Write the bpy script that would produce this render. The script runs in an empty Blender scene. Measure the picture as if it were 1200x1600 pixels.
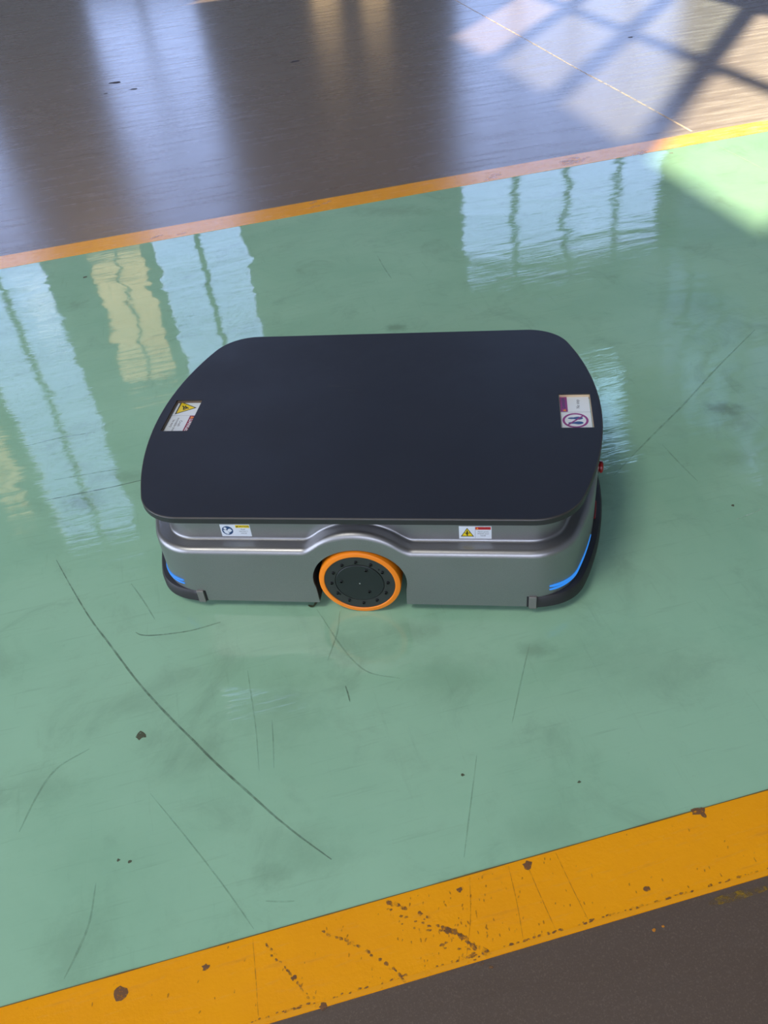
import bpy, bmesh, math, random
from mathutils import Vector, Matrix

scene = bpy.context.scene
COL = scene.collection
random.seed(7)
PI = math.pi

# ------------------------------------------------------------------ camera
CAM_POS = (0.28138, -1.46465, 1.23773)
CAM_RIGHT = Vector((0.98956893, 0.11179072, -0.09086349))
CAM_UP = Vector((-0.00417089, 0.65270112, 0.75760402))
CAM_FWD = Vector((-0.14399980, 0.74932242, -0.64635901))
cd = bpy.data.cameras.new('camera')
cd.sensor_fit = 'HORIZONTAL'
cd.sensor_width = 36.0
cd.lens = 36.0 * 1305.07 / 1200.0
cd.clip_start = 0.02
cam = bpy.data.objects.new('camera', cd)
m = Matrix.Identity(4)
for i in range(3):
    m[i][0] = CAM_RIGHT[i]; m[i][1] = CAM_UP[i]; m[i][2] = -CAM_FWD[i]; m[i][3] = CAM_POS[i]
cam.matrix_world = m
COL.objects.link(cam)
scene.camera = cam

# hall frame: u runs along the painted lines, n across them (away from the camera)
LA = 0.348236
UV = Vector((math.cos(LA), math.sin(LA), 0)); NV = Vector((-math.sin(LA), math.cos(LA), 0))
def hall(u, n, z=0.0): return UV * u + NV * n + Vector((0, 0, z))

# ------------------------------------------------------------------ sky, sun, daylight
world = bpy.data.worlds.new('sky'); scene.world = world
world.use_nodes = True
wn = world.node_tree
bg = wn.nodes['Background']
bg.inputs['Color'].default_value = (0.42, 0.53, 0.92, 1)
bg.inputs['Strength'].default_value = 4.4

SUN_EL = math.radians(40)
sun_dir = (UV * -0.65 + NV * -0.76).normalized() * math.cos(SUN_EL) + Vector((0, 0, -math.sin(SUN_EL)))
sd = bpy.data.lights.new('sun', 'SUN'); sd.energy = 17.0; sd.color = (1.0, 0.79, 0.54); sd.angle = math.radians(0.6)
sun = bpy.data.objects.new('sun', sd); COL.objects.link(sun)
sun.rotation_euler = sun_dir.to_track_quat('-Z', 'Y').to_euler()

def daylight(name, loc, direction, sx, sy, power, color):
    l = bpy.data.lights.new(name, 'AREA'); l.shape = 'RECTANGLE'; l.size = sx; l.size_y = sy
    l.energy = power; l.color = color
    o = bpy.data.objects.new(name, l); COL.objects.link(o)
    o.location = loc; o.rotation_euler = Vector(direction).to_track_quat('-Z', 'Y').to_euler()
    return o
# daylight entering by the open gate in the left wall, the windows behind the camera and the roof lights
daylight('gate_daylight', hall(-8.6, -1.5, 2.0), UV + Vector((0, 0, -0.08)), 9.0, 3.6, 300, (1.0, 0.97, 0.92))
daylight('rear_window_daylight', hall(-3.6, -11.6, 3.9), NV, 9.0, 5.0, 430, (1.0, 0.94, 0.87))
daylight('roof_light_daylight', hall(-5.5, -3.6, 10.8), (0, 0, -1), 3.4, 4.0, 790, (1.0, 0.95, 0.88))

vs = scene.view_settings
scene.display_settings.display_device = 'sRGB'
vs.view_transform = 'Standard'; vs.look = 'None'; vs.exposure = 0.0; vs.gamma = 1.0; vs.use_curve_mapping = False
scene.cycles.use_denoising = True
scene.cycles.max_bounces = 8
scene.cycles.diffuse_bounces = 3
scene.cycles.sample_clamp_indirect = 6.0
scene.cycles.caustics_reflective = False
scene.cycles.caustics_refractive = False

# ------------------------------------------------------------------ helpers
def link(name, mesh, mats, parent=None, smooth=None, loc=None, rot=None):
    o = bpy.data.objects.new(name, mesh); COL.objects.link(o)
    if not isinstance(mats, (list, tuple)): mats = [mats]
    for mt in mats: mesh.materials.append(mt)
    if parent: o.parent = parent
    if loc is not None: o.location = loc
    if rot is not None: o.rotation_euler = rot
    if smooth is not None:
        for f in mesh.polygons: f.use_smooth = True
        mesh.set_sharp_from_angle(angle=math.radians(smooth))
    return o
def obj(name, bm, mats, parent=None, smooth=None, loc=None, rot=None):
    me = bpy.data.meshes.new(name); bm.normal_update(); bm.to_mesh(me); bm.free()
    return link(name, me, mats, parent, smooth, loc, rot)
def empty(name, loc=(0, 0, 0), rz=0.0, parent=None):
    o = bpy.data.objects.new(name, None); COL.objects.link(o); o.location = loc; o.rotation_euler = (0, 0, rz)
    o.empty_display_size = 0.1
    if parent: o.parent = parent
    return o
def tag(o, label=None, cat=None, group=None, kind=None):
    if label: o['label'] = label
    if cat: o['category'] = cat
    if group: o['group'] = group
    if kind: o['kind'] = kind
    return o
def add_box(bm, x0, x1, y0, y1, z0, z1, mi=0):
    v = [bm.verts.new((x, y, z)) for z in (z0, z1) for y in (y0, y1) for x in (x0, x1)]
    for q in ((0, 2, 3, 1), (4, 5, 7, 6), (0, 1, 5, 4), (2, 6, 7, 3), (0, 4, 6, 2), (1, 3, 7, 5)):
        f = bm.faces.new([v[i] for i in q]); f.material_index = mi
def box(x0, x1, y0, y1, z0, z1):
    bm = bmesh.new(); add_box(bm, x0, x1, y0, y1, z0, z1); return bm
def loops_surface(bm, loops, closed=True, mi=0):
    """quads between successive vertex loops (lists of coordinates)"""
    rows = [[bm.verts.new(p) for p in l] for l in loops]
    n = len(rows[0])
    for a, b in zip(rows[:-1], rows[1:]):
        for i in range(n if closed else n - 1):
            j = (i + 1) % n
            f = bm.faces.new((a[i], a[j], b[j], b[i])); f.material_index = mi
    return rows
def lathe_y(bm, prof, cx, cz, seg=64, mi=0, cap_first=False, cap_last=False):
    """profile of (radius, y) turned about a Y axis through (cx, cz)"""
    rows = []
    for r, y in prof:
        rows.append([bm.verts.new((cx + r * math.cos(2 * PI * k / seg), y, cz + r * math.sin(2 * PI * k / seg))) for k in range(seg)])
    for a, b in zip(rows[:-1], rows[1:]):
        for i in range(seg):
            j = (i + 1) % seg
            f = bm.faces.new((a[i], a[j], b[j], b[i])); f.material_index = mi
    if cap_first: bm.faces.new(rows[0][::-1]).material_index = mi
    if cap_last: bm.faces.new(rows[-1]).material_index = mi
def tube(bm, pts, radii, seg=10, mi=0):
    pts = [Vector(p) for p in pts]; rows = []
    for i, p in enumerate(pts):
        t = (pts[min(i + 1, len(pts) - 1)] - pts[max(i - 1, 0)]).normalized()
        a = t.cross(Vector((0, 0, 1)));
        if a.length < 1e-4: a = t.cross(Vector((1, 0, 0)))
        a.normalize(); b = t.cross(a)
        r = radii[i] if isinstance(radii, (list, tuple)) else radii
        rows.append([bm.verts.new(p + (a * math.cos(2 * PI * k / seg) + b * math.sin(2 * PI * k / seg)) * r) for k in range(seg)])
    for a, b in zip(rows[:-1], rows[1:]):
        for i in range(seg):
            j = (i + 1) % seg; bm.faces.new((a[i], a[j], b[j], b[i])).material_index = mi
    bm.faces.new(rows[0][::-1]).material_index = mi; bm.faces.new(rows[-1]).material_index = mi

# ------------------------------------------------------------------ materials
def srgb(r, g, b):
    f = lambda c: (c / 255 / 12.92) if c / 255 <= 0.04045 else ((c / 255 + 0.055) / 1.055) ** 2.4
    return (f(r), f(g), f(b), 1)
class NT:
    def __init__(s, name):
        s.mat = bpy.data.materials.new(name); s.mat.use_nodes = True
        s.t = s.mat.node_tree; s.b = s.t.nodes['Principled BSDF']; s.out = s.t.nodes['Material Output']
    def n(s, typ, **kw):
        nd = s.t.nodes.new(typ)
        for k, v in kw.items():
            if k in nd.inputs: nd.inputs[k].default_value = v
            else: setattr(nd, k, v)
        return nd
    def l(s, a, b): s.t.links.new(a, b)
    def coords(s, scale=(1, 1, 1), rot=(0, 0, 0), kind='Object'):
        tc = s.n('ShaderNodeTexCoord'); mp = s.n('ShaderNodeMapping')
        mp.inputs['Scale'].default_value = scale; mp.inputs['Rotation'].default_value = rot
        s.l(tc.outputs[kind], mp.inputs['Vector']); return mp.outputs['Vector']
    def noise(s, vec, scale, detail=4, rough=0.55, dist=0.0):
        nd = s.n('ShaderNodeTexNoise'); nd.inputs['Scale'].default_value = scale; nd.inputs['Detail'].default_value = detail
        nd.inputs['Roughness'].default_value = rough; nd.inputs['Distortion'].default_value = dist
        s.l(vec, nd.inputs['Vector']); return nd.outputs['Fac']
    def ramp(s, fac, lo, hi, a=0.0, b=1.0):
        nd = s.n('ShaderNodeMapRange'); nd.interpolation_type = 'SMOOTHSTEP'
        for k, v in zip(('From Min', 'From Max', 'To Min', 'To Max'), (lo, hi, a, b)): nd.inputs[k].default_value = v
        s.l(fac, nd.inputs['Value']); return nd.outputs['Result']
    def math(s, op, a, b=None):
        nd = s.n('ShaderNodeMath'); nd.operation = op
        for i, x in enumerate((a, b)):
            if x is None: continue
            if isinstance(x, (int, float)): nd.inputs[i].default_value = x
            else: s.l(x, nd.inputs[i])
        return nd.outputs[0]
    def mix(s, fac, a, b):
        nd = s.n('ShaderNodeMix'); nd.data_type = 'RGBA'
        if isinstance(fac, (int, float)): nd.inputs[0].default_value = fac
        else: s.l(fac, nd.inputs[0])
        for i, x in ((6, a), (7, b)):
            if isinstance(x, tuple): nd.inputs[i].default_value = x
            else: s.l(x, nd.inputs[i])
        return nd.outputs[2]
    def bump(s, height, dist, strength=1.0, prev=None):
        nd = s.n('ShaderNodeBump'); nd.inputs['Distance'].default_value = dist; nd.inputs['Strength'].default_value = strength
        s.l(height, nd.inputs['Height'])
        if prev is not None: s.l(prev, nd.inputs['Normal'])
        return nd.outputs['Normal']
    def set(s, **kw):
        for k, v in kw.items():
            k = k.replace('_', ' ')
            if k not in s.b.inputs: continue
            if hasattr(v, 'is_output'): s.l(v, s.b.inputs[k])
            else: s.b.inputs[k].default_value = v
        return s.mat
def plain(name, color, rough=0.5, metal=0.0, grain=0.06, gscale=40, **kw):
    t = NT(name); v = t.coords(); f = t.noise(v, gscale)
    dark = tuple(c * (1 - grain * 2) for c in color[:3]) + (1,)
    return t.set(Base_Color=t.mix(f, dark, color), Roughness=t.ramp(f, 0.2, 0.8, max(rough - 0.04, 0), min(rough + 0.04, 1)), Metallic=metal, **kw)
def decal(name, color, amount=0.8, scale=60, lo=0.35, hi=0.6, rough=0.4):
    """worn mark: paint or dirt with gaps where the floor shows"""
    t = NT(name); v = t.coords(); f = t.noise(v, scale, 5, 0.65)
    a = t.ramp(f, lo, hi, 0.05, amount)
    t.set(Base_Color=color, Roughness=rough, Alpha=a); return t.mat

# ---- marks measured on the floor: (width, [(u, n), ...]) in metres
GREEN_SCRATCHES = {
    'long_arc': (0.00363, [(-0.7501, 0.0585), (-0.7138, -0.0388), (-0.6687, -0.152), (-0.6276, -0.2382), (-0.571, -0.3569), (-0.5192, -0.45), (-0.4761, -0.5206), (-0.4356, -0.587), (-0.3877, -0.6586), (-0.3516, -0.7125), (-0.3167, -0.7594), (-0.2761, -0.8095)]),
    'hook': (0.0027, [(-0.5735, -0.2256), (-0.5633, -0.2361), (-0.544, -0.2441), (-0.5119, -0.251), (-0.4604, -0.2571), (-0.4013, -0.253)]),
    'faint1': (0.00226, [(-0.5819, -0.0771), (-0.5553, -0.1418), (-0.5339, -0.202)]),
    'v1': (0.00167, [(-0.3618, -0.3961), (-0.3619, -0.4617), (-0.3622, -0.5347), (-0.3669, -0.6208)]),
    'v2': (0.00165, [(-0.3316, -0.5228), (-0.3357, -0.5706), (-0.3415, -0.622)]),
    'far1': (0.00372, [(0.3035, 1.3524), (0.3022, 1.2484), (0.305, 1.1478)]),
    'loop1': (0.00202, [(-0.1623, -0.3007), (-0.176, -0.3501), (-0.1935, -0.3874), (-0.2095, -0.4188)]),
    'loop2': (0.00198, [(-0.2065, -0.2805), (-0.1933, -0.332), (-0.1785, -0.3889), (-0.159, -0.4415), (-0.1364, -0.4743), (-0.0877, -0.5023)]),
    'r1': (0.00315, [(1.1857, 0.3897), (0.9844, 0.2468), (0.8258, 0.1263), (0.662, 0.0105), (0.5355, -0.0819)]),
    'r2': (0.00255, [(0.6908, -0.0144), (0.6928, -0.0881), (0.6977, -0.1664)]),
    'short': (0.00241, [(-0.1886, -0.4888), (-0.1878, -0.5088), (-0.1879, -0.5267)]),
    'long2': (0.00163, [(-0.552, -0.6095), (-0.4881, -0.7227), (-0.4439, -0.8052), (-0.4063, -0.882)]),
    'v3': (0.00181, [(0.1689, -0.4964), (0.1247, -0.5697), (0.0748, -0.6557)]),
    'v4': (0.00164, [(-0.0036, -0.6986), (-0.043, -0.7851), (-0.0787, -0.8635)]),
    'sw1': (0.00276, [(-0.7685, -0.6179), (-0.7425, -0.5527), (-0.7126, -0.5098), (-0.6578, -0.4858)]),
    'sw2': (0.00247, [(-0.6813, -0.8766), (-0.6646, -0.8451), (-0.6474, -0.8024), (-0.6395, -0.744)]),
    'scr3': (0.0017, [(-0.3844, -0.8454), (-0.3611, -0.8531), (-0.3422, -0.8574)]),
    'left1': (0.00369, [(-0.793, 0.2969), (-0.7147, 0.2951), (-0.62, 0.2929), (-0.5403, 0.2965)]),
    'left2': (0.00313, [(-0.7747, 0.3766), (-0.702, 0.3724), (-0.6044, 0.3648)]),
    'left3': (0.00338, [(-0.8801, 0.5627), (-0.7785, 0.5714), (-0.6747, 0.5638)]),
    'jointgreen': (0.0046, [(1.8896, 1.8514), (1.8988, 1.6784), (1.9012, 1.455)]),
}
DARK_JOINT = {
    'joint': (0.00912, [(1.9722, 6.1758), (1.9504, 4.9849), (1.9337, 4.0713), (1.915, 3.3355), (1.9133, 2.8434), (1.9073, 2.4144), (1.9, 2.0361)]),
}
LIGHT_SCRATCHES = {
    'l1': (0.00241, [(0.7068, -0.3099), (0.7403, -0.304), (0.7778, -0.2971)]),
    'l2': (0.00446, [(0.6124, 0.981), (0.7011, 0.9927), (0.7824, 0.9711)]),
}
TREAD_MARKS = {
    'tread1': (0.00721, [(-0.2042, -0.9006), (-0.1892, -0.9107), (-0.1672, -0.9266), (-0.1478, -0.9435), (-0.1333, -0.9597), (-0.1181, -0.9722), (-0.1085, -0.9867), (-0.0962, -0.9982), (-0.0887, -1.0039)]),
    'tread2': (0.00512, [(-0.3081, -0.9124), (-0.2793, -0.9353), (-0.2635, -0.9497), (-0.2401, -0.9706), (-0.2255, -0.9869), (-0.2133, -1.0041)]),
    'tread3': (0.00361, [(-0.3917, -0.9094), (-0.381, -0.9278), (-0.3698, -0.9461), (-0.3602, -0.9618), (-0.3505, -0.9808), (-0.3338, -1.0046)]),
}
CHIPS = [(-0.5666, -0.4844, 0.0112, 'd'), (-0.6018, -0.9168, 0.0118, 'y'), (-0.4796, -0.9165, 0.0063, 'y'), (0.2917, -0.8935, 0.0101, 'y'), (0.01, -0.9017, 0.0085, 'y'), (-0.1003, -0.9095, 0.0052, 'y'), (-0.0376, -0.7276, 0.0034, 'd'), (0.1389, -0.7942, 0.0034, 'd'), (1.6903, 1.8252, 0.0092, 'd'), (-0.7437, 1.6452, 0.0104, 'd'), (-0.721, 4.4912, 0.014, 'k'), (-0.6638, 4.7514, 0.039, 'k'), (-0.5492, 4.4953, 0.0281, 'k'), (0.4951, 4.5557, 0.0332, 'k'), (2.4727, 3.8089, 0.0186, 'k'), (0.1613, -0.9824, 0.0064, 'y'), (0.1448, -1.0379, 0.0042, 'o'), (0.1592, -1.0365, 0.0032, 'o'), (-0.605, -0.7153, 0.0034, 'd'), (-0.5869, -0.7228, 0.0034, 'd'), (-0.326, -1.0109, 0.0061, 'y'), (-0.3587, -0.964, 0.0041, 'y'), (0.7249, -0.2668, 0.0045, 'd')]
STAINS = [(0.8978, 0.0731, 0.0397, 0.026, -0.373, 0.75), (0.8153, -0.1153, 0.0566, 0.0249, -0.357, 0.22), (-0.7435, -0.5397, 0.0693, 0.0386, -0.291, 0.25), (-0.665, -0.8357, 0.0487, 0.0549, -0.272, 0.3), (-0.3118, -0.5072, 0.0708, 0.0684, -0.302, 0.22), (-0.0406, -0.3943, 0.0501, 0.0229, -0.316, 0.35), (0.1769, -0.5154, 0.0308, 0.0185, -0.312, 0.45), (-0.6974, 0.2548, 0.0499, 0.0362, -0.344, 0.6), (-0.5882, 0.3223, 0.0512, 0.022, -0.351, 0.35), (-0.1456, -0.4029, 0.0747, 0.0472, -0.313, 0.25), (-0.3646, -0.8072, 0.03, 0.0181, -0.28, 0.35), (0.2372, 0.8082, 0.028, 0.0244, -0.405, 0.6), (0.4479, 1.746, 0.155, 0.0533, -0.472, 0.35), (0.0527, -0.8587, 0.0586, 0.0312, -0.285, 0.2), (-0.003, -0.5291, 0.0702, 0.0571, -0.307, 0.2), (1.0929, 0.5785, 0.1087, 0.0801, -0.415, 0.22), (-0.4781, -0.5542, 0.069, 0.0515, -0.295, 0.2), (0.3489, -0.6103, 0.1344, 0.072, -0.309, 0.2), (-0.3106, -0.7854, 0.0608, 0.0411, -0.283, 0.25)]
SMEAR = [(0.2362, -1.0249), (0.2773, -1.0261), (0.3271, -1.0269)]
LEAF = [(-0.1176, -0.324), (-0.1073, -0.329), (-0.1022, -0.32), (-0.0974, -0.3091), (-0.0938, -0.2982)]
# green epoxy: glossy, slightly wavy, scuffed and stained
def green_material():
    t = NT('green_epoxy')
    v = t.coords()
    broad = t.noise(v, 2.2, 5, 0.6, 0.4)
    fine = t.noise(t.coords((1, 1, 1)), 45, 5, 0.7)
    st1 = t.noise(t.coords((1.2, 16, 1), (0, 0, 0.05)), 5, 5, 0.65)      # wipe streaks along the lane
    st2 = t.noise(t.coords((14, 1.3, 1), (0, 0, 0.5)), 4, 5, 0.65)       # drag streaks across it
    col = t.mix(t.ramp(broad, 0.3, 0.75), GREEN_A, GREEN_B)
    cloud = t.noise(v, 6.0, 6, 0.65, 0.8)
    col = t.mix(t.ramp(cloud, 0.5, 0.78, 0, 0.34), col, GREEN_D)
    col = t.mix(t.ramp(st1, 0.55, 0.8, 0, 0.24), col, GREEN_D)
    col = t.mix(t.ramp(st2, 0.58, 0.8, 0, 0.2), col, GREEN_D)
    col = t.mix(t.ramp(fine, 0.6, 0.85, 0, 0.22), col, GREEN_D)
    grime = None
    for (u, n, ru, rn, a, s) in STAINS:
        tc = t.n('ShaderNodeTexCoord'); mp = t.n('ShaderNodeMapping'); mp.vector_type = 'TEXTURE'
        mp.inputs['Location'].default_value = (u, n, 0); mp.inputs['Rotation'].default_value = (0, 0, a)
        mp.inputs['Scale'].default_value = (ru * 1.7, rn * 1.7, 1)
        t.l(tc.outputs['Object'], mp.inputs['Vector'])
        ln = t.n('ShaderNodeVectorMath'); ln.operation = 'LENGTH'; t.l(mp.outputs['Vector'], ln.inputs[0])
        d = t.math('ADD', ln.outputs['Value'], t.math('MULTIPLY', t.math('SUBTRACT', t.noise(v, 30, 4, 0.7), 0.5), 1.4))
        k = t.ramp(d, 0.0, 1.0, s * 0.6, 0.0)
        grime = k if grime is None else t.math('MAXIMUM', grime, k)
    col = t.mix(grime, col, srgb(70, 78, 62))
    rough = t.math('ADD', t.ramp(broad, 0.3, 0.8, 0.012, 0.03), t.ramp(st1, 0.55, 0.85, 0.0, 0.05))
    wav = t.noise(t.coords((2.2, 4.5, 1), (0, 0, 0.06)), 1.0, 2, 0.5, 0.6)
    rip = t.noise(t.coords((3, 30, 1), (0, 0, 0.04)), 1.6, 4, 0.6, 0.3)
    nm = t.bump(wav, 0.0030)
    nm = t.bump(rip, 0.0004, 1.0, nm)
    return t.set(Base_Color=col, Roughness=rough, Normal=nm, IOR=1.55)
GREEN_A = srgb(150, 192, 162); GREEN_B = srgb(137, 181, 151); GREEN_D = srgb(104, 124, 106)

def dark_material(name, A, B, H, D, r0, r1, bd):
    t = NT(name)
    v = t.coords()
    broad = t.noise(v, 1.1, 5, 0.6, 0.3); fine = t.noise(v, 420, 3, 0.7)
    st = t.noise(t.coords((1.0, 9, 1), (0, 0, 0.06)), 2.5, 5, 0.62)
    col = t.mix(broad, A, B)
    col = t.mix(t.ramp(fine, 0.5, 0.75, 0, 0.75), col, H)
    col = t.mix(t.ramp(st, 0.55, 0.8, 0, 0.3), col, D)
    rough = t.ramp(st, 0.3, 0.75, r0, r1)
    nm = t.bump(st, bd); nm = t.bump(fine, 0.0001, 1.0, nm)
    return t.set(Base_Color=col, Roughness=rough, Normal=nm, IOR=1.55)
def yellow_material():
    t = NT('yellow_line_paint')
    v = t.coords()
    broad = t.noise(v, 7, 5, 0.6); st = t.noise(t.coords((2, 18, 1)), 5, 5, 0.65)
    fl = t.noise(v, 55, 4, 0.7)
    col = t.mix(broad, srgb(244, 166, 14), srgb(232, 153, 16))
    col = t.mix(t.ramp(st, 0.56, 0.8, 0, 0.35), col, srgb(170, 105, 25))
    col = t.mix(t.ramp(fl, 0.66, 0.82, 0, 0.5), col, srgb(120, 80, 45))
    rough = t.ramp(st, 0.3, 0.8, 0.16, 0.34)
    return t.set(Base_Color=col, Roughness=rough, Normal=t.bump(fl, 0.0006), IOR=1.5)
M = {}
M['green'] = green_material(); M['dark'] = dark_material('far_concrete', srgb(104, 88, 77), srgb(117, 101, 89), srgb(123, 107, 94), srgb(92, 80, 71), 0.22, 0.30, 0.0004)
M['dark2'] = dark_material('near_concrete', srgb(78, 65, 55), srgb(91, 78, 67), srgb(114, 99, 86), srgb(70, 60, 52), 0.45, 0.55, 0.0008); M['yellow'] = yellow_material()
M['scuff'] = decal('scuff', srgb(84, 102, 84), 0.55, 40, 0.2, 0.7)
M['faint'] = decal('faint_scuff', srgb(92, 116, 96), 0.3, 40, 0.25, 0.75)
M['pale'] = decal('pale_scratch', srgb(190, 215, 195), 0.6, 60, 0.3, 0.6)
M['joint'] = decal('joint_filler', srgb(214, 178, 130), 0.8, 25, 0.3, 0.55)
M['tread'] = decal('tyre_rubber', srgb(122, 84, 46), 0.72, 90, 0.38, 0.58, 0.6)
M['chip_d'] = decal('bare_chip_on_green', srgb(76, 82, 60), 0.9, 220, 0.25, 0.5, 0.7)
M['chip_y'] = decal('bare_chip_on_yellow', srgb(112, 76, 46), 0.9, 220, 0.28, 0.5, 0.7)
M['chip_k'] = plain('pit_in_concrete', srgb(58, 50, 50), 0.8)
M['chip_o'] = plain('paint_drip', srgb(190, 122, 30), 0.5)
M['smear'] = decal('yellow_smear', srgb(150, 118, 24), 0.75, 70, 0.42, 0.62, 0.5)
M['lip'] = plain('fresh_yellow_lip', srgb(236, 160, 24), 0.3, grain=0.03)
M['wear'] = decal('yellow_wear', srgb(160, 104, 30), 0.5, 80, 0.3, 0.6)
M['worn'] = decal('pale_wear', srgb(232, 190, 160), 0.45, 30, 0.35, 0.65, 0.2)
M['edge'] = plain('paint_edge_shade', srgb(104, 84, 36), 0.7)
M['wall'] = plain('wall_panel', srgb(150, 158, 158), 0.6, gscale=3)
M['roof'] = plain('roof_sheet', srgb(120, 126, 130), 0.6, gscale=3)
M['frame'] = plain('window_frame', srgb(84, 100, 104), 0.5)
def glass_material():
    t = NT('window_glass'); t.t.nodes.remove(t.b)
    tr = t.n('ShaderNodeBsdfTransparent'); tr.inputs['Color'].default_value = (0.92, 0.96, 0.97, 1)
    gl = t.n('ShaderNodeBsdfGlossy'); gl.inputs['Roughness'].default_value = 0.03
    mx = t.n('ShaderNodeMixShader'); mx.inputs[0].default_value = 0.06
    t.l(tr.outputs[0], mx.inputs[1]); t.l(gl.outputs[0], mx.inputs[2]); t.l(mx.outputs[0], t.out.inputs['Surface'])
    return t.mat
def frosted_material():
    t = NT('frosted_glass'); t.t.nodes.remove(t.b)
    tr = t.n('ShaderNodeBsdfTranslucent'); tr.inputs['Color'].default_value = (0.62, 0.84, 0.95, 1)
    t.l(tr.outputs[0], t.out.inputs['Surface']); return t.mat
def lit(name, color, strength, scale=(16, 0.3, 0.35), var=0.65, base=(0.3, 0.28, 0.22, 1)):
    t = NT(name); v = t.coords(scale); f = t.noise(v, 2.0, 3)
    t.set(Base_Color=base, Emission_Color=color, Emission_Strength=t.ramp(f, 0.25, 0.7, strength * (1 - var), strength)); return t.mat
M['glass'] = glass_material(); M['frost'] = frosted_material()
M['warm'] = lit('sunlit_glow_pane', (1.0, 0.68, 0.34, 1), 2.6)  # added emission standing in for sunlit patches on the far wall
# ------------------------------------------------------------------ floor
ROT = (0, 0, LA)
NB0, NB1, FB0, FB1 = -1.0118, -0.8913, 1.8745, 2.0087
U0, U1, N0, N1 = -9.0, 7.8, -12.0, 12.0
def slab(name, n0, n1, z0, z1, mat, label):
    o = obj(name, box(U0, U1, n0, n1, z0, z1), mat, rot=ROT)
    return tag(o, label, 'floor', kind='structure')
floor_far = slab('floor', FB1, N1, -0.08, -0.001, M['dark'], 'dark grey polished concrete beyond the far yellow line')
floor_near = slab('floor', N0, NB0, -0.08, -0.001, M['dark2'], 'dark grey concrete in front of the near yellow line')
floor_green = slab('floor', NB1, FB0, -0.08, 0.0, M['green'], 'glossy green epoxy lane between the two yellow lines')
line_near = obj('trim_1', box(U0, U1, NB0, NB1, -0.08, 0.0006), M['yellow'], rot=ROT)
tag(line_near, 'broad yellow painted line with tyre marks nearest the camera', 'floor line', kind='structure')
line_far = obj('trim_2', box(U0, U1, FB0, FB1, -0.08, 0.0006), M['yellow'], rot=ROT)
tag(line_far, 'yellow painted line on the far side of the green lane', 'floor line', kind='structure')

def smooth_path(pts, k=6):
    out = []
    P = [Vector((a, b, 0)) for a, b in pts]
    P = [P[0] * 2 - P[1]] + P + [P[-1] * 2 - P[-2]]
    for i in range(1, len(P) - 2):
        for j in range(k):
            t = j / k; a, b, c, d = P[i - 1:i + 3]
            out.append(0.5 * ((2 * b) + (c - a) * t + (2 * a - 5 * b + 4 * c - d) * t * t + (3 * b - a - 3 * c + d) * t ** 3))
    out.append(P[-2]); return out
def ribbon(name, pts, width, z, mat, parent, taper=True, wob=0.25):
    bm = bmesh.new(); P = smooth_path(pts); L = []; R = []; n = len(P)
    for i, p in enumerate(P):
        t = (P[min(i + 1, n - 1)] - P[max(i - 1, 0)]).normalized(); s = Vector((-t.y, t.x, 0))
        f = i / (n - 1); w = width * 0.5 * ((0.35 + 0.65 * math.sin(PI * f) ** 0.6) if taper else 1) * (1 + wob * (random.random() - 0.5))
        L.append(bm.verts.new((p.x + s.x * w, p.y + s.y * w, z))); R.append(bm.verts.new((p.x - s.x * w, p.y - s.y * w, z)))
    for i in range(n - 1): bm.faces.new((R[i], R[i + 1], L[i + 1], L[i]))
    return obj(name, bm, mat, parent)
def add_blob(bm, u, n, r, z, asp=1.0, ang=0.0, k=11):
    vs_ = []
    for i in range(k):
        a = 2 * PI * i / k; q = r * (0.65 + 0.6 * random.random())
        x, y = q * math.cos(a) * asp, q * math.sin(a)
        vs_.append(bm.verts.new((u + x * math.cos(ang) - y * math.sin(ang), n + x * math.sin(ang) + y * math.cos(ang), z)))
    c = bm.verts.new((u, n, z + 0.0002))
    for i in range(k): bm.faces.new((vs_[i], vs_[(i + 1) % k], c))
for k, (w, pts) in GREEN_SCRATCHES.items():
    strong = k in ('long_arc', 'hook', 'short', 'left1')
    ribbon('scuff_mark', pts, w * (1.15 if strong else 1.5), 0.0003, M['scuff'] if strong else M['faint'], floor_green)
for k, (w, pts) in LIGHT_SCRATCHES.items():
    ribbon('pale_scratch', pts, w, 0.0003, M['pale'], floor_green)
for k, (w, pts) in DARK_JOINT.items():
    ribbon('joint_line', pts, w * 1.15, -0.0006, M['joint'], floor_far, taper=False)
for k, (w, pts) in TREAD_MARKS.items():
    bm = bmesh.new()
    P = smooth_path(pts, 4)
    for i, p in enumerate(P):
        d = (P[min(i + 1, len(P) - 1)] - P[max(i - 1, 0)]); a = math.atan2(d.y, d.x)
        if random.random() < 0.85:
            add_blob(bm, p.x + random.uniform(-.002, .002), p.y + random.uniform(-.003, .003), w * random.uniform(0.25, 0.62), 0.0009, 1.5, a)
        if k == 'tread1' and random.random() < 0.75:
            add_blob(bm, p.x + random.uniform(-.016, .0), p.y + random.uniform(-.022, .0), w * random.uniform(0.1, 0.3), 0.0009, 1.8, a + 0.6)
    obj('tyre_mark', bm, M['tread'], line_near)
for (u, n, r, kd) in CHIPS:
    bm = bmesh.new()
    if kd == 'y' and n > -0.90: add_blob(bm, u, n, r * 0.7, 0.0009, 1.6, 0.1); add_blob(bm, u + .006, n - .008, r * 0.4, 0.0009, 1.4, -0.9)
    else: add_blob(bm, u, n, r * (0.8 if kd in 'dy' else 0.6), 0.0009 if kd == 'y' else (-0.0006 if kd in 'ko' else 0.0003), 1.7 if kd == 'k' else 1.15, random.uniform(-.3, .3))
    host = {'d': floor_green, 'y': line_near, 'k': floor_far, 'o': floor_near}[kd]
    obj('paint_chip' if kd != 'o' else 'paint_drip', bm, M['chip_' + kd], host)
ribbon('yellow_smear', SMEAR, 0.012, -0.0006, M['smear'], floor_near)
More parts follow.
